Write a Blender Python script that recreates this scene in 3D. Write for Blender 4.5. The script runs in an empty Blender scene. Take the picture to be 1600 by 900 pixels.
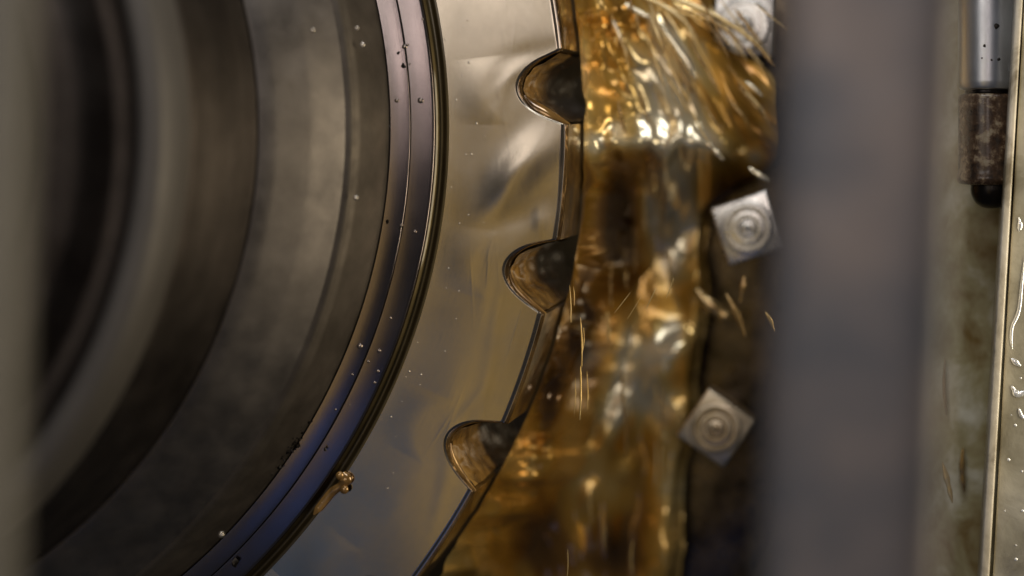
import bpy, math, random
import numpy as np
from mathutils import Vector, Matrix

random.seed(7)
rng = np.random.RandomState(7)
U = 0.0002                      # metres per unit of the drawing; all sizes below are in these units
D = 2600.0                      # camera to the disc's front face
CX, CY = 1450.0, 190.0          # foot of the camera's axis on the disc plane


def W(x, y, z=0.0):
    """drawing units (x right, y down, z towards the camera) to world metres"""
    return Vector((x * U, -z * U, -y * U))


def at(px, py, z=0.0):
    """drawing coordinates of a point at depth z that is seen over (px, py) of the disc plane"""
    s = (D - z) / D
    return (CX + (px - CX) * s, CY + (py - CY) * s, z)


# ------------------------------------------------------------------ camera, light, exposure
S = bpy.context.scene
cam_d = bpy.data.cameras.new('camera')
cam = bpy.data.objects.new('camera', cam_d)
S.collection.objects.link(cam)
cam.location = W(CX, CY, D)
cam.rotation_euler = (math.radians(90), 0, 0)
cam_d.sensor_width = 36.0
cam_d.lens = 36.0 * D / 1600.0
cam_d.shift_x = (800 - CX) / 1600.0
cam_d.shift_y = -(450 - CY) / 1600.0
cam_d.clip_start = 0.01
cam_d.clip_end = 50.0
cam_d.dof.use_dof = True
cam_d.dof.focus_distance = D * U
cam_d.dof.aperture_fstop = 2.6
S.camera = cam

wd = bpy.data.worlds.new('World')
S.world = wd
wd.use_nodes = True
wd.node_tree.nodes['Background'].inputs['Color'].default_value = (0.66, 0.70, 0.78, 1)
wd.node_tree.nodes['Background'].inputs['Strength'].default_value = 0.035


def area(name, pos, target, w, h, radiance, col):
    l = bpy.data.lights.new(name, 'AREA')
    l.shape = 'RECTANGLE'
    l.size, l.size_y = w * U, h * U
    l.energy = radiance * math.pi * (w * U) * (h * U)
    l.color = col
    o = bpy.data.objects.new(name, l)
    S.collection.objects.link(o)
    o.location = W(*pos)
    o.rotation_euler = (W(*target) - W(*pos)).to_track_quat('-Z', 'Y').to_euler()
    return o


area('window_light', (1250, -2300, 1500), (950, 300, 0), 1500, 900, 6.0, (0.95, 0.97, 1.0))
area('front_light', (150, -920, 5000), (800, 300, 0), 3400, 1560, 2.0, (1.0, 0.92, 0.86))
area('warm_light', (-225, 1150, 5000), (800, 500, 0), 1150, 2200, 0.55, (1.0, 0.69, 0.22))
area('sky_light', (-1550, 1800, 5000), (500, 600, 0), 1300, 1700, 0.16, (0.28, 0.50, 1.0))
area('blue_light', (560, 3000, 5000), (500, 700, 0), 1300, 1100, 0.30, (0.16, 0.32, 1.0))
area('amber_light', (2250, 450, 250), (950, 400, -200), 380, 1100, 9.0, (1.0, 0.86, 0.62))  # added side lamp, puts bright highlights on the oil's upright streaks
area('rose_light', (1500, -350, 5000), (650, 200, 0), 700, 900, 1.5, (1.0, 0.76, 0.68))  # added lamp that brightens the top of the steel ring with pink

S.view_settings.view_transform = 'Standard'
S.view_settings.look = 'None'
S.view_settings.gamma = 1.0
S.view_settings.exposure = 0.1
S.view_settings.use_curve_mapping = False
S.render.engine = 'CYCLES'
S.cycles.max_bounces = 8
S.cycles.transparent_max_bounces = 12
S.cycles.caustics_reflective = False
S.cycles.caustics_refractive = False
S.cycles.sample_clamp_indirect = 4.0
S.cycles.use_denoising = True


# ------------------------------------------------------------------ helpers
def vnoise(x, y, seed=0):
    """smooth value noise on arrays"""
    xi, yi = np.floor(x).astype(np.int64), np.floor(y).astype(np.int64)
    xf, yf = x - xi, y - yi
    u, v = xf * xf * xf * (xf * (xf * 6 - 15) + 10), yf * yf * yf * (yf * (yf * 6 - 15) + 10)

    def h(a, b):
        n = (a * 374761393 + b * 668265263 + seed * 1442695041) & 0x7fffffff
        n = ((n ^ (n >> 13)) * 1274126177) & 0x7fffffff
        return ((n ^ (n >> 16)) & 0xffff) / 65535.0 * 2 - 1
    return (h(xi, yi) * (1 - u) + h(xi + 1, yi) * u) * (1 - v) + (h(xi, yi + 1) * (1 - u) + h(xi + 1, yi + 1) * u) * v


def fbm(x, y, seed=0, o=3):
    r, a = 0, 1.0
    for k in range(o):
        r = r + a * vnoise(x * 2 ** k, y * 2 ** k, seed + k * 17)
        a *= 0.5
    return r


def sstep(a, b, x):
    t = np.clip((x - a) / (b - a), 0, 1)
    return t * t * (3 - 2 * t)


def link(name, me, mat=None, parent=None, smooth=40):
    o = bpy.data.objects.new(name, me)
    S.collection.objects.link(o)
    if mat is not None and not me.materials:
        me.materials.append(mat)
    if parent is not None:
        o.parent = parent
        o.matrix_parent_inverse = Matrix.Translation(-parent.location)
    if smooth:
        me.polygons.foreach_set('use_smooth', [True] * len(me.polygons))
        me.set_sharp_from_angle(angle=math.radians(smooth))
    return o


def mesh(name, V, F, uv=None):
    me = bpy.data.meshes.new(name)
    me.from_pydata([tuple(v) for v in V], [], [tuple(f) for f in F])
    me.update()
    return me


def grid_mesh(name, P, close_u=False, close_v=False):
    """P[nu,nv,3] in drawing units"""
    nu, nv = P.shape[:2]
    V = P.reshape(-1, 3)
    V = np.stack([V[:, 0] * U, -V[:, 2] * U, -V[:, 1] * U], 1)
    iu = np.arange(nu if close_u else nu - 1)
    iv = np.arange(nv if close_v else nv - 1)
    a, b = np.meshgrid(iu, iv, indexing='ij')
    a2, b2 = (a + 1) % nu, (b + 1) % nv
    F = np.stack([a * nv + b, a2 * nv + b, a2 * nv + b2, a * nv + b2], -1).reshape(-1, 4)
    me = bpy.data.meshes.new(name)
    me.vertices.add(len(V)); me.vertices.foreach_set('co', V.ravel())
    me.loops.add(F.size); me.loops.foreach_set('vertex_index', F.ravel())
    me.polygons.add(len(F)); me.polygons.foreach_set('loop_start', np.arange(0, F.size, 4))
    me.update(calc_edges=True); me.validate()
    return me


def tag(o, label=None, cat=None, group=None, kind=None):
    if label: o['label'] = label
    if cat: o['category'] = cat
    if group: o['group'] = group
    if kind: o['kind'] = kind
    return o


def empty(name, loc, label, cat, group=None):
    o = bpy.data.objects.new(name, None)
    S.collection.objects.link(o)
    o.location = W(*loc)
    o.empty_display_size = 0.005
    return tag(o, label, cat, group)


DC = (-288.0, 200.0)            # the disc's axis


def lathe(name, prof, n=360, a0=0, a1=360, wob=None, c=DC, close=False):
    """profile of (radius, z), turned round the disc's axis"""
    full = abs(a1 - a0) >= 360
    A = np.radians(np.linspace(a0, a1, n, endpoint=not full))
    pr = np.array(prof, float)
    P = np.zeros((n, len(pr), 3))
    P[:, :, 0] = c[0] + np.cos(A)[:, None] * pr[None, :, 0]
    P[:, :, 1] = c[1] + np.sin(A)[:, None] * pr[None, :, 0]
    P[:, :, 2] = pr[None, :, 1]
    return grid_mesh(name, P[:, ::-1], close_u=full, close_v=close)


def rounded(prof, r=4, k=4):
    """round the inner corners of an open profile"""
    out = [prof[0]]
    for i in range(1, len(prof) - 1):
        p, a, b = np.array(prof[i], float), np.array(prof[i - 1], float), np.array(prof[i + 1], float)
        da, db = a - p, b - p
        la, lb = np.linalg.norm(da), np.linalg.norm(db)
        rr = min(r, la * .45, lb * .45)
        s, e = p + da / la * rr, p + db / lb * rr
        for t in np.linspace(0, 1, k):
            out.append(tuple((1 - t) ** 2 * s + 2 * t * (1 - t) * p + t * t * e))
    out.append(prof[-1])
    return out


def tube(name, pts, radii, seg=10, flat=1.0):
    """closed tapered strand through points (drawing units)"""
    pts = np.array(pts, float)
    n = len(pts)
    T = np.gradient(pts, axis=0)
    T /= np.linalg.norm(T, axis=1)[:, None] + 1e-9
    up = np.array([0, 0, 1.0])
    Sd = np.cross(T, up); Sd /= np.linalg.norm(Sd, axis=1)[:, None] + 1e-9
    Nn = np.cross(Sd, T)
    A = np.linspace(0, 2 * np.pi, seg, endpoint=False)
    P = pts[:, None] + np.array(radii)[:, None, None] * (np.cos(A)[None, :, None] * Sd[:, None] + flat * np.sin(A)[None, :, None] * Nn[:, None])
    return grid_mesh(name, P, close_v=True)


def spline(ctrl, n):
    """Catmull-Rom through control points"""
    c = np.array(ctrl, float)
    c = np.vstack([2 * c[0] - c[1], c, 2 * c[-1] - c[-2]])
    out = []
    m = len(c) - 3
    for t in np.linspace(0, m - 1e-6, n):
        i = int(t); f = t - i
        p0, p1, p2, p3 = c[i:i + 4]
        out.append(0.5 * (2 * p1 + (p2 - p0) * f + (2 * p0 - 5 * p1 + 4 * p2 - p3) * f * f + (3 * p1 - p0 - 3 * p2 + p3) * f ** 3))
    return np.array(out)


def bevel_box(name, x0, x1, y0, y1, z0, z1, r=3, seg=2):
    import bmesh
    bm = bmesh.new()
    vs = [bm.verts.new(W(x, y, z)) for x in (x0, x1) for y in (y0, y1) for z in (z0, z1)]
    for f in ((0, 1, 3, 2), (4, 6, 7, 5), (0, 4, 5, 1), (2, 3, 7, 6), (0, 2, 6, 4), (1, 5, 7, 3)):
        bm.faces.new([vs[i] for i in f])
    bmesh.ops.recalc_face_normals(bm, faces=bm.faces)
    bmesh.ops.bevel(bm, geom=list(bm.edges), offset=r * U, segments=seg, profile=0.5, affect='EDGES')
    me = bpy.data.meshes.new(name)
    bm.to_mesh(me); bm.free()
    return me


# ------------------------------------------------------------------ materials
class M:
    def __init__(self, name):
        self.m = bpy.data.materials.new(name)
        self.m.use_nodes = True
        self.t = self.m.node_tree
        self.b = self.t.nodes['Principled BSDF']
        self.tc = self.t.nodes.new('ShaderNodeTexCoord')

    def n(self, kind, **kw):
        nd = self.t.nodes.new(kind)
        for k, v in kw.items():
            if k in nd.inputs.keys(): nd.inputs[k].default_value = v
            else: setattr(nd, k, v)
        return nd

    def l(self, a, b): self.t.links.new(a, b)

    def set(self, **kw):
        for k, v in kw.items(): self.b.inputs[k.replace('_', ' ')].default_value = v
        return self

    def coords(self, scale=(1, 1, 1), rot=(0, 0, 0)):
        mp = self.n('ShaderNodeMapping')
        mp.inputs['Scale'].default_value = scale
        mp.inputs['Rotation'].default_value = rot
        self.l(self.tc.outputs['Object'], mp.inputs['Vector'])
        return mp.outputs['Vector']

    def polar(self, sr=1.0, sa=1.0):
        """(radius, angle) round the disc's axis, for turning marks"""
        c = W(DC[0], DC[1], 0)
        sep = self.n('ShaderNodeSeparateXYZ')
        g = self.n('ShaderNodeNewGeometry')
        sub = self.n('ShaderNodeVectorMath', operation='SUBTRACT')
        sub.inputs[1].default_value = c
        self.l(g.outputs['Position'], sub.inputs[0])
        self.l(sub.outputs[0], sep.inputs[0])
        def mth(op, a, b=None):
            q = self.n('ShaderNodeMath', operation=op)
            for i, v in enumerate((a, b)):
                if v is None: continue
                if isinstance(v, (int, float)): q.inputs[i].default_value = v
                else: self.l(v, q.inputs[i])
            return q.outputs[0]
        x, z = sep.outputs['X'], sep.outputs['Z']
        r = mth('SQRT', mth('ADD', mth('MULTIPLY', x, x), mth('MULTIPLY', z, z)))
        a = mth('ARCTAN2', z, x)
        cmb = self.n('ShaderNodeCombineXYZ')
        self.l(mth('MULTIPLY', r, sr), cmb.inputs[0])
        self.l(mth('MULTIPLY', a, sa), cmb.inputs[1])
        self.l(mth('MULTIPLY', sep.outputs['Y'], sr), cmb.inputs[2])
        return cmb.outputs[0]

    def noise(self, vec, scale=5.0, detail=4.0, rough=0.55, dist=0.0):
        nz = self.n('ShaderNodeTexNoise', Scale=scale, Detail=detail, Roughness=rough, Distortion=dist)
        self.l(vec, nz.inputs['Vector'])
        return nz.outputs['Fac']

    def ramp(self, fac, stops):
        r = self.n('ShaderNodeValToRGB')
        e = r.color_ramp.elements
        while len(e) < len(stops): e.new(0.5)
        for i, (p, c) in enumerate(stops):
            e[i].position = p
            e[i].color = (*c, 1) if not isinstance(c, (int, float)) else (c, c, c, 1)
        self.l(fac, r.inputs['Fac'])
        return r.outputs['Color']

    def to(self, out, sock): self.l(out, self.b.inputs[sock]); return self

    def bump(self, h, strength=0.3, dist=0.0005, prev=None):
        b = self.n('ShaderNodeBump', Strength=strength, Distance=dist)
        self.l(h, b.inputs['Height'])
        if prev is not None: self.l(prev, b.inputs['Normal'])
        self.l(b.outputs['Normal'], self.b.inputs['Normal'])
        return b.outputs['Normal']


def steel(name, col, rough=(0.25, 0.4), metallic=1.0, mott=14.0, var=0.18, turn=None, coat=0.0, tint=(1, 1, 1), bump=0.06):
    m = M(name)
    m.set(Metallic=metallic, Coat_Weight=coat, Coat_Roughness=0.05)
    m.b.inputs['Coat Tint'].default_value = (*tint, 1)
    ob = m.coords()
    f = m.noise(ob, mott, 6, 0.6)
    c = np.array(col)
    m.to(m.ramp(f, [(0.3, tuple(c * (1 - var))), (0.7, tuple(np.minimum(c * (1 + var), 1)))]), 'Base Color')
    f2 = m.noise(ob, mott * 2.3, 5)
    m.to(m.ramp(f2, [(0.3, rough[0]), (0.7, rough[1])]), 'Roughness')
    h = m.noise(m.polar(*turn) if turn else ob, 1.0 if turn else 900.0, 3)
    p = m.bump(h, bump, 0.0004)
    return m


MAT = {}
MAT['face'] = steel('oily_steel_face', (0.54, 0.50, 0.45), (0.24, 0.36), turn=(9000, 14), coat=0.4, tint=(1, .93, .8), bump=0.04, var=0.08).m
MAT['film'] = steel('oil_wet_steel', (0.45, 0.40, 0.335), (0.17, 0.25), mott=30, var=0.06, turn=(9000, 14), coat=0.4, tint=(1, .92, .76), bump=0.035).m
MAT['ring'] = steel('brushed_ring_steel', (0.27, 0.23, 0.225), (0.16, 0.26), turn=(16000, 6), bump=0.05, var=0.10).m
MAT['hub'] = steel('dull_hub_steel', (0.155, 0.135, 0.12), (0.42, 0.6), mott=45, var=0.3, turn=(9000, 2.5), bump=0.10).m
MAT['flange_face'] = steel('worn_grey_flange_steel', (0.205, 0.182, 0.165), (0.42, 0.58), mott=60, var=0.24, turn=(9000, 2.5), bump=0.10).m
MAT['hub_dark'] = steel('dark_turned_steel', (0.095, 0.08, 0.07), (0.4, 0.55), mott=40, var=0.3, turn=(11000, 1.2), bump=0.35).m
MAT['chamfer'] = steel('brown_oiled_steel', (0.14, 0.12, 0.10), (0.55, 0.7), mott=60, var=0.25, bump=0.08).m
MAT['post'] = steel('grey_mill_steel', (0.27, 0.26, 0.28), (0.5, 0.65), metallic=0.35, mott=34, var=0.3).m
pn = MAT['post'].node_tree.nodes
for q in pn:
    if q.type == 'VALTORGB':
        q.color_ramp.elements[0].position, q.color_ramp.elements[1].position = 0.41, 0.60
        q.color_ramp.elements[0].color = (0.215, 0.215, 0.235, 1); q.color_ramp.elements[1].color = (0.38, 0.325, 0.305, 1)
        break
MAT['left_post'] = steel('pale_mill_steel', (0.27, 0.25, 0.215), (0.45, 0.6), metallic=0.35, mott=18, var=0.2).m
MAT['pale_post'] = steel('pale_worn_steel', (0.15, 0.135, 0.12), (0.45, 0.6), metallic=0.35, mott=18, var=0.2).m
MAT['bolt'] = steel('bright_turned_steel', (0.74, 0.72, 0.68), (0.22, 0.36), mott=110, var=0.18, coat=0.8).m
MAT['bolt_dull'] = steel('dull_oily_turned_steel', (0.58, 0.53, 0.44), (0.30, 0.46), mott=90, var=0.35, coat=0.5, tint=(1, .85, .6)).m
MAT['flange'] = steel('dark_oiled_steel', (0.085, 0.065, 0.04), (0.2, 0.45), mott=110, var=0.7, coat=0.25, tint=(1, .8, .5), bump=0.3).m
MAT['shaft'] = steel('polished_shaft_steel', (0.78, 0.81, 0.87), (0.30, 0.42), mott=50, var=0.10).m
MAT['groove'] = steel('oil_filled_groove', (0.10, 0.085, 0.05), (0.45, 0.6), mott=60, var=0.2, coat=0.5, tint=(1, .8, .5)).m


def rust_cap():
    m = M('dark_rusty_cap')
    ob = m.coords()
    f = m.noise(ob, 190, 8, 0.66, 0.0)
    m.to(m.ramp(f, [(0.40, (0.03, 0.017, 0.010)), (0.53, (0.10, 0.055, 0.028)), (0.58, (0.30, 0.22, 0.13)), (0.70, (0.46, 0.40, 0.29))]), 'Base Color')
    m.to(m.ramp(f, [(0.5, 0.25), (0.62, 0.6)]), 'Roughness')
    m.bump(f, 0.4, 0.0006)
    m.set(Coat_Weight=0.35, Coat_Roughness=0.12)
    return m.m


def stained_plate(name, a, b, c, gl=0.25):
    m = M(name)
    ob = m.coords()
    f = m.noise(m.coords((1, 1, 0.8)), 75, 7, 0.62, 0.4)
    m.to(m.ramp(f, [(0.32, a), (0.5, b), (0.7, c)]), 'Base Color')
    f2 = m.noise(ob, 90, 4)
    m.to(m.ramp(f2, [(0.35, gl), (0.65, gl + 0.3)]), 'Roughness')
    m.bump(f, 0.35, 0.001)
    m.set(Coat_Weight=0.4, Coat_Roughness=0.1)
    return m.m


def oil_mat(name, deep, thin, transm=0.4, metal=0.5, rough=0.09, scale=40, bump=0.0):
    """amber cutting oil running over steel: the tint deepens where the oil lies heavy"""
    m = M(name)
    f = m.noise(m.coords((1, 1, 0.35)), scale, 4, 0.55, 0.8)
    m.to(m.ramp(f, [(0.33, deep), (0.66, thin)]), 'Base Color')
    if bump:
        m.bump(m.noise(m.coords((1, 0.35, 0.35)), 320, 3, 0.5, 0.6), bump, 0.002)
    m.set(Metallic=metal, Roughness=rough, IOR=1.47, Transmission_Weight=transm, Coat_Weight=1.0, Coat_Roughness=0.03)
    return m.m


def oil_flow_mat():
    m = M('amber_oil_painted_light')
    a = m.n('ShaderNodeAttribute', attribute_name='oil_tint_shade')  # oil tint per vertex, with shade and highlights painted in
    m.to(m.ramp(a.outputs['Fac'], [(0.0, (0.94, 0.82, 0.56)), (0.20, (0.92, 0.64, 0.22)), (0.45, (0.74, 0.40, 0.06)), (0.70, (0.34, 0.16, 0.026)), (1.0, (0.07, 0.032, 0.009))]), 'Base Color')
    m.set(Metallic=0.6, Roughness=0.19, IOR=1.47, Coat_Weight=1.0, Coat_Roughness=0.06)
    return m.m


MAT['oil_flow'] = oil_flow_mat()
MAT['oil_wall'] = oil_mat('oily_brown_rim_wall', (0.10, 0.052, 0.014), (0.40, 0.23, 0.07), transm=0.0, metal=0.7, rough=0.2, scale=110, bump=0.5)
MAT['oil_wall'].use_nodes = True
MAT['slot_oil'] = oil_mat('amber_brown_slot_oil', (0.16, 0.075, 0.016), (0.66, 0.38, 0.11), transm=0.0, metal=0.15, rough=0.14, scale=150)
MAT['oil_flow2'] = oil_mat('amber_oil_strand', (0.34, 0.20, 0.06), (0.66, 0.45, 0.18), transm=0.1, metal=0.7, rough=0.2, scale=200)
MAT['cap'] = rust_cap()
MAT['plate'] = stained_plate('stained_coolant_plate', (0.22, 0.14, 0.035), (0.43, 0.375, 0.20), (0.78, 0.75, 0.60))
MAT['edge'] = stained_plate('worn_plate_edge', (0.16, 0.13, 0.08), (0.50, 0.45, 0.36), (0.66, 0.61, 0.52))
MAT['panel'] = stained_plate('wet_grey_panel', (0.22, 0.20, 0.14), (0.34, 0.315, 0.24), (0.48, 0.45, 0.36), 0.1)
MAT['wall'] = stained_plate('dark_machine_wall', (0.03, 0.022, 0.012), (0.06, 0.045, 0.025), (0.10, 0.075, 0.04))
MAT['oil'] = oil_mat('amber_oil_flow', (0.30, 0.13, 0.02), (0.66, 0.40, 0.10))
MAT['oil_thick'] = oil_mat('thick_brown_oil', (0.12, 0.058, 0.014), (0.52, 0.29, 0.085), transm=0.0, metal=0.35, scale=110)
MAT['oil_bright'] = oil_mat('bright_amber_oil', (0.80, 0.50, 0.13), (0.95, 0.74, 0.36), transm=0.2, metal=0.5)
m = M('pale_oil_sheen'); m.set(Base_Color=(0.95, 0.84, 0.60, 1), Roughness=0.2, Metallic=0.75, Coat_Weight=1.0); MAT['oil_clear'] = m.m
m = M('water_clear_drop'); m.set(Base_Color=(0.9, 0.92, 0.95, 1), Roughness=0.04, Metallic=0.6, Coat_Weight=1.0); MAT['clear'] = m.m
m = M('dark_speck'); m.set(Base_Color=(0.02, 0.016, 0.013, 1), Roughness=0.3, Metallic=0.6); MAT['speck'] = m.m
m = M('dark_bubble_skin'); m.set(Base_Color=(0.30, 0.24, 0.20, 1), Roughness=0.06, Metallic=0.75, Coat_Weight=1.0); MAT['bubble_dark'] = m.m
m = M('bubble_skin'); m.set(Base_Color=(0.75, 0.66, 0.55, 1), Roughness=0.05, Metallic=0.75, Coat_Weight=1.0); MAT['bubble'] = m.m

# ------------------------------------------------------------------ background wall
o = link('back_wall', bevel_box('back_wall', -2600, 2700, -1800, 2600, -1350, -1250, 6), MAT['wall'])
tag(o, kind='structure')

# ------------------------------------------------------------------ the notched disc
NOTCH = [(875, 375), (858, 378), (838, 382), (820, 389), (806, 399), (797, 411), (794, 424), (797, 438), (805, 452), (818, 466), (834, 479), (848, 490)]
PITCH = 14.6
npol = np.array([(math.hypot(x - DC[0], y - DC[1]), math.degrees(math.atan2(y - DC[1], x - DC[0]))) for x, y in NOTCH])
npol[0, 0] = npol[-1, 0] = 1176
ctrl = [(npol[0, 0], npol[0, 1])] + [tuple(p) for p in npol[1:-1]] + [(npol[-1, 0], npol[-1, 1])]
nsp = spline(ctrl, 60)
one = list(nsp)
a_end, a_next = npol[-1, 1], npol[0, 1] + PITCH
for t in np.linspace(0, 1, 26)[1:-1]:
    one.append((1176.0, a_end + (a_next - a_end) * t))
one = np.array(one)
ring = np.vstack([one + [0, PITCH * k] for k in range(-4, 20)])
RA = np.radians(ring[:, 1])
outline = np.stack([DC[0] + ring[:, 0] * np.cos(RA), DC[1] + ring[:, 0] * np.sin(RA)], 1)
tang = np.roll(outline, -1, 0) - np.roll(outline, 1, 0)
tang /= np.linalg.norm(tang, axis=1)[:, None]
onorm = np.stack([tang[:, 1], -tang[:, 0]], 1)          # outward
TH = 360.0
n = len(outline)
rows = []
inner = np.stack([DC[0] + 985 * np.cos(RA), DC[1] + 985 * np.sin(RA)], 1)
e = outline - onorm * 5
for t in (0, 0.25, 0.5, 0.75, 1.0):
    p = inner * (1 - t) + e * t
    rows.append(np.column_stack([p, np.zeros(n)]))
for off, z in ((3.0, -0.3), (1.0, -1.1), (0.2, -2.4), (0, -5), (0, -120), (0, -240), (0, -TH)):
    rows.append(np.column_stack([outline - onorm * off, np.full(n, z)]))
rows.append(np.column_stack([inner, np.full(n, -TH)]))
P = np.stack(rows, 1)
disc = empty('notched_disc', (DC[0], DC[1], 0), 'large notched steel disc wet with amber oil, half-moon slots along its rim', 'disc')
dp = link('disc_plate', grid_mesh('disc_plate', P[:, ::-1], close_u=True), MAT['face'], disc, 35)
dp.data.materials.append(MAT['oil_wall'])
nvq = P.shape[1] - 1
dp.data.polygons.foreach_set('material_index', np.tile((np.arange(nvq) < 8).astype(np.int32), P.shape[0]))
link('rim_groove', lathe('rim_groove', rounded([(970, 4), (973, 1), (975, -3), (979, -4), (983, -1.5), (986, 1.2), (990, 0.8)], 3)), MAT['groove'], disc)

# film of oil on the face, running up to the notches
ni, nj = 900, 170
A = np.linspace(-14, 44, ni)
Rout = np.interp(A % PITCH + PITCH * 0, np.concatenate([one[:, 1] - PITCH, one[:, 1], one[:, 1] + PITCH]), np.concatenate([one[:, 0]] * 3))
T = np.linspace(0, 1, nj)
RR = 989.5 + (Rout[:, None] - 5.5 - 989.5) * T[None, :]
AR = np.radians(A)[:, None]
X = DC[0] + RR * np.cos(AR); Y = DC[1] + RR * np.sin(AR)


def ridge(X, Y, x, y, L, Wd, ang, amp):
    c, s = math.cos(math.radians(ang)), math.sin(math.radians(ang))
    u = ((X - x) * c + (Y - y) * s) / L
    v = (-(X - x) * s + (Y - y) * c) / Wd
    return amp * np.exp(-(u * u + v * v))


Z = 1.6 + 0.25 * fbm(X / 80, Y / 220, 3, 1)
for f in ((830, 30, 70, 36, 75, 7), (838, 82, 60, 16, -12, -5), (800, 118, 40, 10, -45, 3.0), (786, 150, 60, 10, -70, 2.0),
          (815, 265, 70, 30, -50, 11), (800, 338, 54, 22, -22, -4), (862, 245, 40, 16, -80, 1.6),
          (798, 386, 36, 11, -32, 1.7), (845, 345, 26, 12, 90, 2.0), (765, 420, 70, 9, -80, 1.6), (775, 500, 80, 10, 100, 2.2),
          (806, 530, 60, 14, 108, 2.5), (760, 600, 90, 12, 104, 2.0), (730, 640, 40, 8, -50, 2.2), (700, 700, 60, 12, 95, 1.8),
          (690, 780, 60, 12, 105, 2.0), (720, 800, 50, 12, 125, 2.0)):
    Z += ridge(X, Y, *f[:5], f[5] * (0.42 if 255 < f[1] < 350 else 0.11))
for k in range(44):     # thin runs of oil
    x, y = rng.uniform(735, 870), rng.uniform(0, 860)
    Z += ridge(X, Y, x - max(0, y - 450) * 0.25, y, rng.uniform(18, 55), rng.uniform(1.4, 2.6), 90 + max(0, y - 300) * 0.05 + rng.uniform(-14, 14), rng.uniform(0.03, 0.09) * (0.3 if 200 < y < 380 else 1))
Z = np.logaddexp(Z * 3, 0.6) / 3 * sstep(0, 0.55, T)[None, :] * (1 - sstep(0.965, 1.0, T)[None, :] * 0.9) + 0.5
P = np.stack([X, Y, Z], -1)
o = link('oil_film', grid_mesh('oil_film', P[:, ::-1]), MAT['film'], None, 180)
tag(o, 'thin rippled film of clear amber oil over the face of the notched disc', 'oil film')

# beads of oil hanging along the slots' lower lips
bead_labels = ['fat brown oil bead on the lip of the topmost slot', 'thin oil bead along the edge of the middle slot, between the other two', 'oil bead along the edge of the lowest slot']
for k, lab in zip((-1, 0, 1), bead_labels):
    seg_ = nsp[34:60] + [0, PITCH * k]
    a = np.radians(seg_[:, 1])
    pts = np.column_stack([DC[0] + seg_[:, 0] * np.cos(a), DC[1] + seg_[:, 0] * np.sin(a), np.full(len(a), -6.0)])
    w = np.sin(np.linspace(0.05, math.pi - 0.05, len(a)))
    big = {-1: 10.5, 0: 5.0, 1: 4.0}[k]
    pts[:, 2] -= big * 0.6
    o = link('oil_bead', tube('oil_bead', pts, 1.0 + big * w, 14), MAT['oil_thick'], None, 180)
    tag(o, lab, 'oil bead')

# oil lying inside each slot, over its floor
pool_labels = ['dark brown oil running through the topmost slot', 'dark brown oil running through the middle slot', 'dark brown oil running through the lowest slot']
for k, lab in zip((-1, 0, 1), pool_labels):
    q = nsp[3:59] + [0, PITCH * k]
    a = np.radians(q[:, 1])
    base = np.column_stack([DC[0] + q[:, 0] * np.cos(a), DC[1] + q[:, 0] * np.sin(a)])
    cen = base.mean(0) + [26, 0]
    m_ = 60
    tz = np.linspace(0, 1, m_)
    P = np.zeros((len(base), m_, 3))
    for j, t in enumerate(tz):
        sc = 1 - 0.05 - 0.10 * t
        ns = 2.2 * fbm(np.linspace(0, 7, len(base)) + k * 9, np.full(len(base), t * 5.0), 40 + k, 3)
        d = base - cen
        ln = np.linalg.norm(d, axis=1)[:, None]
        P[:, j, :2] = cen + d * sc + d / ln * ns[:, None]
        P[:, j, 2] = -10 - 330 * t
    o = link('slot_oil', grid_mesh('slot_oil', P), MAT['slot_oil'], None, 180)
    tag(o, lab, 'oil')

# ------------------------------------------------------------------ steel ring and hub
rg = empty('clamp_ring', (DC[0], DC[1], 20), 'bright brushed steel ring in two bands between hub and notched disc', 'ring')
link('inner_band', lathe('inner_band', rounded([(905, 10), (906, 26), (934.8, 20), (935.3, 17)], 1)), MAT['ring'], rg)
link('outer_band', lathe('outer_band', rounded([(935.7, 16.5), (936.2, 19.6), (967.5, 12.0), (970.2, 10.5), (971, -10)], 1)), MAT['ring'], rg)

hub = empty('chuck_hub', (DC[0], DC[1], 200), 'dark stepped steel chuck hub rising out of focus at the left', 'chuck')
link('chamfer_band', lathe('chamfer_band', rounded([(906, 12), (903, 34), (895, 62), (884, 98), (878, 106)], 4)), MAT['chamfer'], hub)
link('flange_edge', lathe('flange_edge', rounded([(878.5, 96), (879, 106), (874, 111), (866, 113)], 3)), MAT['chamfer'], hub)
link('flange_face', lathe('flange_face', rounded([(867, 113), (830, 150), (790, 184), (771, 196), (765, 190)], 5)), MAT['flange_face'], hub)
prof = [(768, 195)]
for i in range(30):
    z = 198 + i * 5.2
    r = 768 - (z - 198) * 0.145
    prof += [(r, z), (r - 1.3, z + 2.6)]
prof += [(742, 357)]
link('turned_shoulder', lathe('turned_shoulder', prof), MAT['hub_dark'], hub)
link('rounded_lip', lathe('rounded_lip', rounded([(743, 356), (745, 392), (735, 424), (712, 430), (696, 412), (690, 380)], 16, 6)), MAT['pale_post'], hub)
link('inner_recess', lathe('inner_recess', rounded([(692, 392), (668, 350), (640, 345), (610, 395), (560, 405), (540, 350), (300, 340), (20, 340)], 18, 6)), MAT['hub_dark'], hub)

# ------------------------------------------------------------------ bolt flange with square bolts
FZ = -440.0
s_ = (D - FZ) / D


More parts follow.
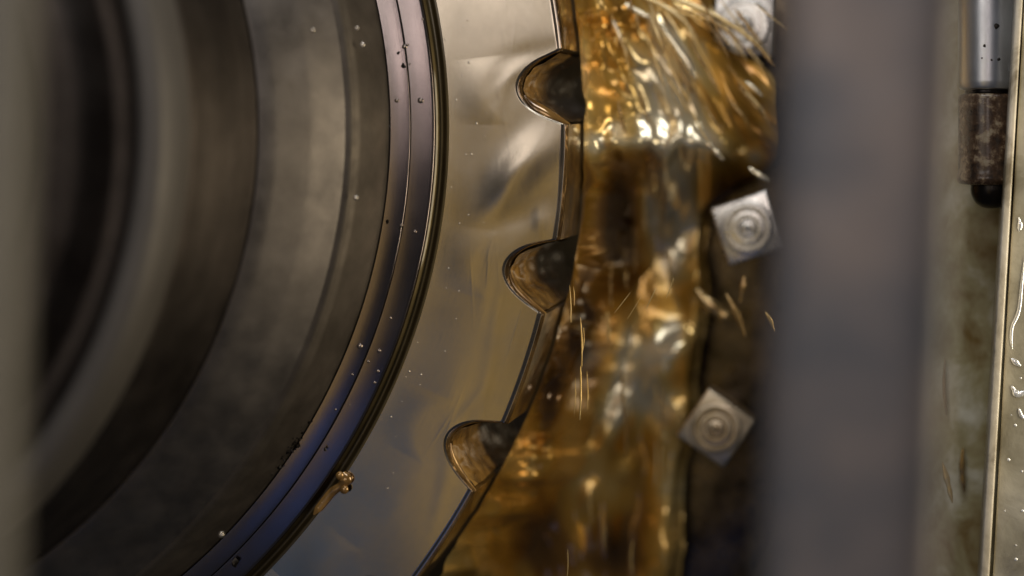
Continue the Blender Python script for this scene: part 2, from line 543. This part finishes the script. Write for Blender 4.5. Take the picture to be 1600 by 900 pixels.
def bolt_at(px, py, rot, size, label, mt='bolt'):
    x, y, z = at(px, py, FZ + 170)
    b = empty('square_bolt', (x, y, FZ), label, 'bolt', 'square headed bolts round the flange')
    h = size
    import bmesh
    bm = bmesh.new()
    bmesh.ops.create_cube(bm, size=1)
    bmesh.ops.scale(bm, vec=(2 * h * U, 40 * U, 2 * h * U), verts=bm.verts)
    bmesh.ops.bevel(bm, geom=list(bm.edges), offset=4 * U, segments=3, profile=0.5, affect='EDGES')
    me = bpy.data.meshes.new('bolt_head'); bm.to_mesh(me); bm.free()
    hd = link('bolt_head', me, MAT[mt], None)
    hd.location = W(x, y, FZ + 170)
    hd.rotation_euler = (0, math.radians(rot), 0)
    pr = [(h * 0.90, 79.0), (h * 0.88, 83), (h * 0.80, 84.5), (h * 0.74, 84.5), (h * 0.70, 80.5), (h * 0.62, 80.5), (h * 0.56, 86),
          (h * 0.46, 86.5), (h * 0.42, 82), (h * 0.34, 82), (h * 0.29, 87), (h * 0.22, 88), (h * 0.19, 84), (h * 0.13, 84.5), (h * 0.09, 94), (h * 0.05, 97), (0.3, 98)]
    tf = link('turned_face', lathe('turned_face', [(r, z - 60) for r, z in pr], 64, c=(0, 0)), MAT[mt], None, 30)
    tf.location = W(x, y, FZ + 170)
    sh = link('bolt_shank', lathe('bolt_shank', [(h * .62, 155), (h * .62, 2)], 40, c=(0, 0)), MAT['flange'], None)
    sh.location = W(x, y, FZ)
    bpy.context.view_layer.update()
    for c in (hd, tf, sh):
        c.parent = b
        c.matrix_parent_inverse = Matrix.Translation(-b.location)
    return b


link_fl = lathe('bolt_flange', rounded([(1346, -560), (1348, FZ), (1640, FZ), (1642, -560)], 5), 360)
fl = link('bolt_flange', link_fl, MAT['flange'], None)
bolt_at(1165, 40, 2, 52, 'square steel bolt head half lost in oil spray at the top')
bolt_at(1171, 355, -18, 52, 'bright square bolt head with turned rings in the middle of the flange')
bolt_at(1121, 666, 34.5, 50, 'dull square bolt head turned on its corner, the lowest one', 'bolt_dull')
tag(fl, 'dark oily flange ring carrying the square bolts behind the oil', 'flange')

# ------------------------------------------------------------------ the falling oil
ny, nx = 620, 330
v = np.linspace(-60, 960, ny)
PX0 = DC[0] + np.sqrt(np.maximum(1184.0 ** 2 - (v - DC[1]) ** 2, 0)) + 5 + 13 * fbm(v / 45, v * 0, 77, 2)
tt = np.linspace(0, 1, nx)
PX1 = 1112 + 103 * sstep(50, 130, v) - 112 * sstep(238, 345, v) + 2 * fbm(v / 50, v * 0, 18) - 34 * sstep(470, 800, v) + 4 * fbm(v / 70, v * 0, 12)
GX = PX0[:, None] + (PX1 - PX0)[:, None] * tt[None, :]
GY = np.repeat(v[:, None], nx, 1)
u_ = GX - PX0[:, None]
low = sstep(215, 360, GY + 16 * fbm(GX / 50, GX * 0, 71, 2))
n_e = fbm(v / 55, v * 0, 91, 2)[:, None]
Z = -75 - 35 * n_e - (115 - 35 * n_e + 80 * low) * sstep(-40, 80 + 30 * n_e, u_) - (60 + 40 * low) * sstep(50, 135, u_)
# flow: down at the rim, swept to the right above the shelf of oil
sw = np.clip(240 - GY, 0, 400)
FX = GX + sw * (0.12 + 0.85 * np.clip((GX - 920) / 290, 0, 1))
amp = sstep(2, 60, u_)
up = 1 - sstep(215, 250, GY)
Z += amp * (19 * fbm(FX / 62, GY / 360, 2, 1) + (4 + 3 * up) * fbm(FX / 31, GY / 330, 6, 1) + 1.2 * up * fbm(FX / 13, GY / 300, 4, 1))
Z += amp * 8 * fbm(GX / 130, GY / 170, 9, 1) + amp * low * 5.5 * fbm(GX / 42 + 0.6 * fbm(GX / 80, GY / 80, 55, 1), GY / 75, 57, 2)
edge = 226 + 16 * fbm(GX / 45, GX * 0, 21, 2) + 14 * sstep(1080, 1180, GX)
Z += 22 * sstep(920, 960, GX) * (1 - sstep(1080, 1180, GX)) * np.exp(-((GY - edge) / 26) ** 2)
Z -= 34 * sstep(930, 975, GX) * (1 - sstep(1085, 1130, GX)) * sstep(edge + 4, edge + 30, GY) * (1 - sstep(300, 480, GY)) * (1 - 0.6 * sstep(1000, 1040, GX))
for f in ((1032, 572, 56, 46, -30, 36), (1064, 540, 20, 34, 70, 16), (1025, 214, 30, 26, 0, 20), (964, 217, 22, 25, 0, 19), (1027, 283, 15, 24, 0, 18),
          (1037, 348, 13, 30, 0, 22), (1003, 330, 22, 30, 0, 20), (982, 734, 20, 24, 10, 18), (1083, 434, 20, 26, 0, 19), (918, 778, 14, 24, 10, 17),
          (965, 660, 24, 60, 15, 34), (1060, 660, 34, 40, -10, 26), (1050, 860, 50, 50, 10, 30), (895, 720, 26, 34, 20, 22), (845, 760, 22, 34, 10, 20),
          (962, 40, 70, 11, 62, 15), (997, 20, 34, 10, 28, 8), (1060, 85, 100, 17, 52, 18), (972, 112, 80, 11, 65, 13), (1090, 34, 80, 12, 35, 10),
          (1022, 120, 80, 14, 58, 14), (1185, 146, 30, 11, 35, 9), (1160, 190, 60, 12, 60, 12), (1120, 175, 60, 14, 62, 13), (1120, 238, 32, 9, 38, 8),
          (1195, 215, 30, 12, 50, 10), (880, 620, 120, 22, 105, 18), (915, 760, 120, 36, 100, -18)):
    Z += ridge(GX, GY, *f) * amp
Z -= 34 * sstep(0.90, 1.0, tt)[None, :] ** 2 * sstep(240, 330, GY)
s = (D - Z) / D
P = np.stack([CX + (GX - CX) * s, CY + (GY - CY) * s, Z], -1)
# never into the disc
dx, dy = P[..., 0] - DC[0], P[..., 1] - DC[1]
r = np.hypot(dx, dy); k_ = np.maximum(r, 1179.5) / r
P[..., 0], P[..., 1] = DC[0] + dx * k_, DC[1] + dy * k_
tint_shade = 0.24 + 0.42 * fbm(FX / 75, GY / 170, 31, 3)  # random oil tint; the list below paints dark shade and pale highlights into it
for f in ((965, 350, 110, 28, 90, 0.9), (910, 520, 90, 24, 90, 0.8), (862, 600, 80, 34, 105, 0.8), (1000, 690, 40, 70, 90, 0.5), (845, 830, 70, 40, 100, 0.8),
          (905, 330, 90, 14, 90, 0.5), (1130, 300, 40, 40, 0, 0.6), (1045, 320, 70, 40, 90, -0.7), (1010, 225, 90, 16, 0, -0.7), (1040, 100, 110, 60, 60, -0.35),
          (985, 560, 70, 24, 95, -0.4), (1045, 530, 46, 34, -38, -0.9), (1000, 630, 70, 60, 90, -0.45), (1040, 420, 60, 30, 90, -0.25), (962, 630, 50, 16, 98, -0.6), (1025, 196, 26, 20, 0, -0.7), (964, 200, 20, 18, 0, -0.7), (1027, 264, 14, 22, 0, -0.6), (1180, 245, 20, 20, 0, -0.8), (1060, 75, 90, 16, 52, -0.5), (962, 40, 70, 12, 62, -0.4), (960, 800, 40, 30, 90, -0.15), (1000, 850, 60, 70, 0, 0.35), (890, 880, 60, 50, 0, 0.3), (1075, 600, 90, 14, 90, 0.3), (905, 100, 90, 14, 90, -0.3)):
    tint_shade += ridge(GX, GY, *f)
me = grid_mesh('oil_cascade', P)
at_ = me.attributes.new('oil_tint_shade', 'FLOAT', 'POINT')
at_.data.foreach_set('value', np.clip(tint_shade * 0.72 + 0.20, 0, 1).ravel().astype(np.float32))
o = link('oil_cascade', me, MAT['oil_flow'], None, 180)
tag(o, 'broad golden brown curtain of oil pouring down beside the notched disc', 'oil')


def strand(name, label, ctrl, z, w, mat, group=None, cat='oil strand', flat=0.6, n=26, pw=0.6):
    c = spline(ctrl, n)
    pts = np.array([at(x, y, z) for x, y in c])
    t = np.linspace(0, 1, n)
    rad = w * np.sin(np.pi * np.clip(t, 0.02, 0.98)) ** pw * (1 + 0.35 * vnoise(t * 5, t * 0 + w * 7.3, int(ctrl[0][0]) % 97))
    o = link(name, tube(name, pts, rad, 12, flat), MAT[mat], None, 180)
    return tag(o, label, cat, group)


G1 = 'strands of oil flung from the top'
strand('oil_strand', 'long pale gold strand crossing the topmost square bolt', [(1035, -8), (1080, 8), (1125, 28), (1170, 58), (1205, 92)], -190, 5, 'oil_bright', G1, pw=0.35)
strand('oil_strand', 'thin gold strand running just below the long pale one', [(1050, 8), (1095, 24), (1140, 52), (1180, 92)], -210, 2.6, 'oil_flow2', G1, pw=0.35)
strand('oil_strand', 'hair thin strand over the right corner of the topmost bolt', [(1180, 5), (1205, 26), (1232, 46)], -150, 1.2, 'oil_bright', G1, pw=0.3)
strand('oil_strand', 'short gold strand in the oil left of the topmost bolt', [(1000, -6), (1030, 6), (1066, 30), (1090, 60)], -215, 5, 'oil_bright', G1, pw=0.4)
for k in range(46):
    x0, y0 = rng.uniform(905, 1185), rng.uniform(-10, 170)
    L = rng.uniform(30, 95)
    kk = 0.12 + 0.85 * min(max((x0 - 920) / 290, 0), 1)
    q = [(x0 + kk * L * t + rng.uniform(-1.5, 1.5), y0 + L * t) for t in (0, .33, .66, 1)]
    if q[-1][0] > 1215: continue
    strand('fine_strand', 'fine gold strand among many in the oil pouring at the top', q, -195 - rng.uniform(-25, 30), rng.uniform(0.8, 3.2), ('oil_bright', 'oil_flow2')[k % 2], 'fine gold strands in the top pour', 'oil strand', 0.6, 14, 0.45)
for k in range(26):
    y0 = rng.uniform(250, 860); x0 = rng.uniform(930, 1075) - max(0, y0 - 600) * 0.25
    L = rng.uniform(25, 90)
    q = [(x0 + rng.uniform(-2, 2), y0 + L * t) for t in (0, .5, 1)]
    strand('fine_strand', 'fine upright streak of oil among many in the lower curtain', q, -300 - rng.uniform(-60, 20), rng.uniform(0.8, 3.0), ('oil_bright', 'oil_flow2')[k % 2], 'fine upright streaks in the lower curtain', 'oil strand', 0.6, 12, 0.45)
for lab, q, w in (('fat pale strand at the very top of the oil', [(966, 2), (985, 12), (1003, 22), (1018, 29)], 6),
                  ('steep bright strand at the upper left of the pour', [(938, 4), (956, 30), (968, 56), (980, 84)], 5),
                  ('broad pale strand in the heart of the upper pour', [(1030, 36), (1052, 66), (1074, 98), (1088, 124)], 8),
                  ('bright fleck at the outer right of the pour', [(1166, 128), (1178, 138), (1192, 150)], 5),
                  ('pale strand where the pour folds over to the right', [(1104, 222), (1118, 236), (1130, 250)], 4.5),
                  ('splash of bright oil beside the middle square bolt', [(1170, 262), (1184, 272), (1204, 282)], 5)):
    strand('oil_strand', lab, q, -195, w, 'oil_clear', G1, pw=0.45)
G2 = 'thin bright threads of oil by the rim'
for lab, a, b, w in (('thin bright oil thread beside the middle slot, nearest the disc', (890, 446), (892, 504), 0.9),
                     ('faint oil thread just right of the one beside the middle slot', (896, 448), (897, 478), 0.6),
                     ('thin bright oil thread hanging right of the middle slot', (907, 496), (909, 574), 1.3),
                     ('short oil thread hugging the bright hanging one', (912, 512), (911, 548), 0.8),
                     ('deep gold oil thread, the lowest and thickest of those by the rim', (907, 572), (906, 656), 1.7),
                     ('pale thin oil thread close beside the deep gold one', (917, 580), (918, 640), 0.9),
                     ('hair thin oil thread left of the deep gold one', (899, 590), (897, 650), 0.6),
                     ('lone thin oil thread low in the brown curtain', (887, 858), (886, 905), 0.9)):
    strand('oil_thread', lab, [a, ((a[0] + b[0]) / 2 + 1, (a[1] + b[1]) / 2), b], -20, w, 'oil_bright', G2, 'oil thread', 1.0, 14, 0.35)
for a, b in (((985, 457), (960, 489)), ((1001, 465), (980, 499)), ((1025, 450), (1009, 484)), ((1053, 434), (1041, 466))):
    strand('oil_spray', 'fine slanting spray line of oil crossing the brown curtain', [a, ((a[0] + b[0]) / 2, (a[1] + b[1]) / 2), b], -15, 0.7, 'oil_bright', 'fine slanting spray lines', 'oil spray', 1.0, 10, 0.35)
strand('oil_strand', 'brown gold strand between the two lower square bolts', [(1134, 458), (1146, 480), (1156, 502), (1165, 526)], -190, 5, 'oil_flow2', 'loose strands by the bolts', pw=0.4)
strand('oil_strand', 'dull upright strand just under the middle square bolt', [(1163, 432), (1161, 452), (1156, 474)], -200, 5, 'oil_flow2', 'loose strands by the bolts', pw=0.4)
strand('oil_strand', 'broad dull strand left of the brown gold one', [(1088, 452), (1105, 472), (1130, 492), (1140, 500)], -260, 11, 'oil_flow2', 'loose strands by the bolts', pw=0.5)
strand('oil_strand', 'small gold fleck of oil against the grey post', [(1196, 487), (1204, 500), (1211, 517)], -60, 3.5, 'oil_bright', 'loose strands by the bolts')
strand('oil_strand', 'gold fleck of oil at the right of the grey post', [(1472, 722), (1480, 752), (1488, 786)], -60, 5, 'oil_bright', 'loose strands by the bolts')

# ------------------------------------------------------------------ foreground posts
def tapered_post(name, z, top, bot, depth, mat, label):
    (xa, xb), (xc, xd) = top, bot
    import bmesh
    bm = bmesh.new()
    vs = []
    for py, x0, x1 in ((-700, xa - (xc - xa) * .78, xb - (xd - xb) * .78), (1600, xc + (xc - xa) * .78, xd + (xd - xb) * .78)):
        for px, zz in ((x0, z), (x1, z), (x1, z - depth), (x0, z - depth)):
            q = at(px, py, z)
            vs.append(bm.verts.new(W(q[0], q[1], zz)))
    for f in ((0, 1, 2, 3), (7, 6, 5, 4), (0, 4, 5, 1), (1, 5, 6, 2), (2, 6, 7, 3), (3, 7, 4, 0)):
        bm.faces.new([vs[i] for i in f])
    bmesh.ops.recalc_face_normals(bm, faces=bm.faces)
    bmesh.ops.bevel(bm, geom=list(bm.edges), offset=min(44, depth * .36) * U, segments=6, profile=0.5, affect='EDGES')
    me = bpy.data.meshes.new(name); bm.to_mesh(me); bm.free()
    o = link(name, me, MAT[mat])
    return tag(o, label, 'post')


tapered_post('grey_post', 1000, (1216, 1500), (1180, 1464), 130, 'post', 'wide grey steel post out of focus in front of the bolts')
tapered_post('pale_post', 1150, (-120, 14), (-150, -14), 60, 'left_post', 'pale blurred steel post at the far left in front of the hub')

# ------------------------------------------------------------------ rod, cap and drip at upper right
rod = empty('guide_rod', (1545, 150, -40), 'polished steel rod end with dark rusty cap and dripping oil', 'rod')


def vcyl(name, prof, cx, cz, mat, parent, n=72):
    A = np.linspace(0, 2 * np.pi, n, endpoint=False)
    pr = np.array(prof, float)
    P = np.zeros((n, len(pr), 3))
    P[..., 0] = cx + np.cos(A)[:, None] * pr[None, :, 0]
    P[..., 1] = pr[None, :, 1]
    P[..., 2] = cz + np.sin(A)[:, None] * pr[None, :, 0]
    return link(name, grid_mesh(name, P, close_u=True), mat, parent)


vcyl('shaft', rounded([(48, -400), (48, 128), (46, 138), (38, 140)], 3), 1545, -40, MAT['shaft'], rod)
vcyl('collar', rounded([(36, 136), (37, 146), (42, 150)], 3), 1545, -40, MAT['speck'], rod)
vcyl('cap', rounded([(20, 145), (44, 146), (47, 152), (47, 270), (50, 280), (46, 289), (20, 290)], 5), 1544, -40, MAT['cap'], rod)
vcyl('drip_nipple', rounded([(33, 286), (34, 303), (27, 318), (16, 326), (0.5, 328)], 8, 6), 1551, -40, MAT['speck'], rod)
for x, y, q in ((1556, 41, 5), (1538, 72, 2.5), (1560, 93, 3), (1549, 94, 2), (1534, 91, 1.6)):
    A = np.linspace(0, 2 * np.pi, 12, endpoint=False)
    rr = q * (0.7 + 0.5 * rng.rand(12))
    zz = -40 + math.sqrt(48 ** 2 - min(43, abs(x - 1545)) ** 2)
    V = [W(x + r_ * math.cos(a), y + r_ * math.sin(a), zz + 0.2) for a, r_ in zip(A, rr)] + [W(x, y, zz + 1.6)]
    link('grime_spot', mesh('grime_spot', V, [(i, (i + 1) % 12, 12) for i in range(12)]), MAT['speck'], rod)

# ------------------------------------------------------------------ plates at the right
o = link('stained_plate', bevel_box('stained_plate', 1395, 1640, -400, 1400, -210, -150, 4), MAT['plate'])
tag(o, 'greenish grey coolant stained plate behind the rod and post', 'plate')


def slant_strip(name, top, bot, z0, z1, mat, bev=3):
    import bmesh
    bm = bmesh.new()
    vs = []
    for py, (x0, x1) in ((-100, top), (1000, bot)):
        for px, zz in ((x0, z1), (x1, z1), (x1, z0), (x0, z0)):
            q = at(px, py, z1)
            vs.append(bm.verts.new(W(q[0], q[1], zz)))
    for f in ((0, 1, 2, 3), (7, 6, 5, 4), (0, 4, 5, 1), (1, 5, 6, 2), (2, 6, 7, 3), (3, 7, 4, 0)):
        bm.faces.new([vs[i] for i in f])
    bmesh.ops.recalc_face_normals(bm, faces=bm.faces)
    bmesh.ops.bevel(bm, geom=list(bm.edges), offset=bev * U, segments=3, profile=0.5, affect='EDGES')
    me = bpy.data.meshes.new(name); bm.to_mesh(me); bm.free()
    return link(name, me, mat)


gp = empty('side_guard', (1600, 450, 20), 'wet grey guard panel with worn edge at the far right', 'panel')
e1 = slant_strip('worn_edge', (1592, 1604), (1525, 1540), -60, 34, MAT['edge'])
e2 = slant_strip('wet_panel', (1606, 1900), (1546, 1900), -70, 14, MAT['panel'])
for c in (e1, e2):
    c.parent = gp; c.matrix_parent_inverse = Matrix.Translation(-gp.location)

WET = []
strand('oil_strand', 'faint gold run of oil on the stained plate above the fleck', [(1476, 560), (1474, 600), (1478, 650)], -140, 4, 'oil_flow2', 'loose strands by the bolts')
strand('oil_strand', 'dull gold run of oil low on the stained plate', [(1505, 700), (1503, 735), (1507, 770)], -140, 5, 'oil_flow2', 'loose strands by the bolts')
GR = 'runs of water on the guard panel'
strand('wet_run', 'long wavy bright trickle of water down the wet guard panel', [(1601, 400), (1597, 440), (1592, 485), (1582, 510), (1580, 530), (1582, 546)], 15, 2.8, 'clear', GR, 'trickle', 0.5)
strand('wet_run', 'small bright drip at the upper part of the wet guard panel', [(1592, 340), (1594, 352), (1592, 362)], 15, 3, 'clear', GR, 'trickle', 0.5)
strand('wet_run', 'short fat drip under the wavy trickle', [(1580, 560), (1588, 567), (1595, 572)], 15, 4, 'clear', GR, 'trickle', 0.5)
strand('wet_run', 'largest bright drip low on the wet guard panel', [(1580, 603), (1590, 616), (1603, 612)], 15, 5.5, 'clear', GR, 'trickle', 0.5)
strand('wet_run', 'bright drip just below the largest one', [(1592, 638), (1596, 650), (1601, 652)], 15, 4, 'clear', GR, 'trickle', 0.5)

for k in range(22):
    y = rng.uniform(20, 890)
    q = dome_ = (rng.uniform(1606, 1640) - (y - 100) * 0.0636 + 2, y)
    WET.append(q)

# ------------------------------------------------------------------ bubbles, specks and the chip on the ring
def dome(name, x, y, z, r, mat, h=0.6):
    prof = [(r, z - 0.6), (r * .92, z + r * h * .4), (r * .7, z + r * h * .75), (r * .38, z + r * h * .95), (0.02, z + r * h)]
    return link(name, lathe(name, prof, 14, c=(x, y)), MAT[mat], None, 180)


for x, y, r in ((632, 73, 4), (637, 70, 3), (657, 157, 4.5), (620, 157, 4), (627, 352, 3), (648, 362, 2.5), (562, 541, 4), (592, 548, 4),
                (590, 580, 2.5), (610, 497, 3), (575, 565, 2), (550, 585, 2), (585, 598, 2.4), (546, 633, 2.4), (640, 100, 2.2), (660, 30, 2), (524, 640, 2)):
    x0, y0, z0 = at(x, y, 17)
    rad = math.hypot(x0 - DC[0], y0 - DC[1])
    zz = 26 - (rad - 906) * 0.21 if rad < 935 else 19.5 - (rad - 936.6) * 0.246
    x0, y0, z0 = at(x, y, zz)
    tag(dome('oil_bubble', x0, y0, zz, r * rng.uniform(0.75, 1.3), 'bubble_dark', 0.5), 'tiny shiny bubble of oil clinging to the bright steel ring', 'bubble', 'tiny bubbles on the steel ring')
for k in range(34):
    a = math.radians(rng.uniform(-11, 33)); r0 = rng.uniform(992, 1060)
    x, y = DC[0] + r0 * math.cos(a), DC[1] + r0 * math.sin(a)
    tag(dome('face_bubble', x, y, 0.4 + (1.2 if r0 > 1020 else 0), rng.uniform(0.8, 2.0), 'bubble'), 'minute oil bubble on the face of the notched disc', 'bubble', 'minute bubbles on the disc face')


for x, y in WET:
    x0, y0, z0 = at(x, y, 14)
    tag(dome('panel_drop', x0, y0, 13.9, rng.uniform(1.2, 3.2), 'clear', 0.5), 'small clear drop on the wet guard panel at the far right', 'drop', 'small drops on the guard panel')


def chip(x, y, z, r, seed):
    q = np.random.RandomState(seed)
    import bmesh
    bm = bmesh.new()
    bmesh.ops.create_icosphere(bm, subdivisions=1, radius=1)
    for vv in bm.verts:
        f = 0.4 + 0.8 * q.rand()
        vv.co = Vector((vv.co.x * r * 0.75 * f, vv.co.y * r * 0.4 * f, vv.co.z * r * 0.8 * f)) * U
    me = bpy.data.meshes.new('metal_speck'); bm.to_mesh(me); bm.free()
    o = link('metal_speck', me, MAT['speck'], None, 30)
    o.location = W(*at(x, y, z))
    return o


for i, (x, y, r, lab) in enumerate(((630, 102, 7, 'largest dark metal chip at the seam of the steel ring, near the top'),
                                    (622, 82, 4, 'small dark speck left of the ring seam, the higher of two'),
                                    (603, 124, 5, 'round dark speck on the inner rim of the steel ring'),
                                    (605, 346, 6, 'dark speck with a pale side on the ring level with the middle slot'),
                                    (625, 356, 4, 'dark speck on the ring seam level with the middle slot'),
                                    (608, 198, 4, 'faint dark speck on the inner rim below the round one'),
                                    (508, 703, 6, 'black speck on the blue lower part of the steel ring'),
                                    (368, 880, 9, 'black jagged chip on the ring seam at the bottom'))):
    tag(chip(x, y, 24, r, i + 3), lab, 'speck', 'dark specks on the steel ring')

V_, F_ = [], []
for k in range(60):
    a = math.radians(rng.normal(32.6, 1.5)); r0 = 902 + abs(rng.normal(0, 4)) - rng.rand() * 12
    cx_, cy_, cz_ = DC[0] + r0 * math.cos(a), DC[1] + r0 * math.sin(a), 30 + (906 - r0) * 1.6
    q = rng.uniform(1.2, 4.5)
    b0 = len(V_)
    for d in ((1, 0, 0), (-1, 0, 0), (0, 1, 0), (0, -1, 0), (0, 0, 1), (0, 0, -1)):
        f = q * rng.uniform(0.5, 1.5)
        V_.append(W(cx_ + (d[0] - d[1] * .6) * f, cy_ + (d[1] + d[0] * .6) * f, cz_ + d[2] * f * 0.6))
    F_ += [(b0 + i, b0 + j, b0 + l) for i, j, l in ((0, 2, 4), (2, 1, 4), (1, 3, 4), (3, 0, 4), (2, 0, 5), (1, 2, 5), (3, 1, 5), (0, 3, 5))]
o = link('grime_crust', mesh('grime_crust', V_, F_), MAT['speck'], None, 30)
tag(o, 'dark crumbly crust of grime in the corner between hub and steel ring', 'grime')

# droplet with bubbles stuck in the rim groove
dr = empty('groove_droplet', (525, 755, 4), 'brown oil droplet with two bubbles stuck in the disc groove', 'droplet')
c = spline([(492, 803), (505, 786), (520, 768), (535, 757), (541, 748), (536, 738)], 30)
P_ = np.array([(x, y, 5) for x, y in c])
rad = np.interp(np.linspace(0, 1, 30), [0, .1, .45, .6, .8, 1], [1.5, 6, 7, 6, 12, 6])
link('droplet_body', tube('droplet_body', P_, rad, 14, 0.7), MAT['oil_thick'], dr, 180)
for x, y, r in ((534, 741, 6.5), (541, 763, 7)):
    b = dome('droplet_bubble', x, y, 9, r, 'oil_thick', 0.7)
    b.parent = dr; b.matrix_parent_inverse = Matrix.Translation(-dr.location)
for i, (x, y) in enumerate(((512, 776), (506, 784), (500, 792))):
    b = dome('droplet_bead', x, y, 7, 3.2, 'oil_thick', 0.8)
    b.parent = dr; b.matrix_parent_inverse = Matrix.Translation(-dr.location)
o = dome('pale_droplet', *at(346, 835, 112), 4.5, 'bubble', 0.8)
tag(o, 'pale round droplet low on the dark hub, the lowest of its kind', 'droplet', 'pale droplets on the hub')
for x, y, z, r, lab in ((556, 309, 112, 4, 'pale droplet on the hub edge level with the space between two slots'), (557, 44, 112, 3.5, 'pale droplet on the hub edge near the top'), (566, 70, 98, 4.5, 'pale droplet just outside the hub edge near the top'), (488, 47, 140, 3.5, 'dull droplet on the upper hub face')):
    tag(dome('pale_droplet', *at(x, y, z), r, 'bubble', 0.6), lab, 'droplet', 'pale droplets on the hub')
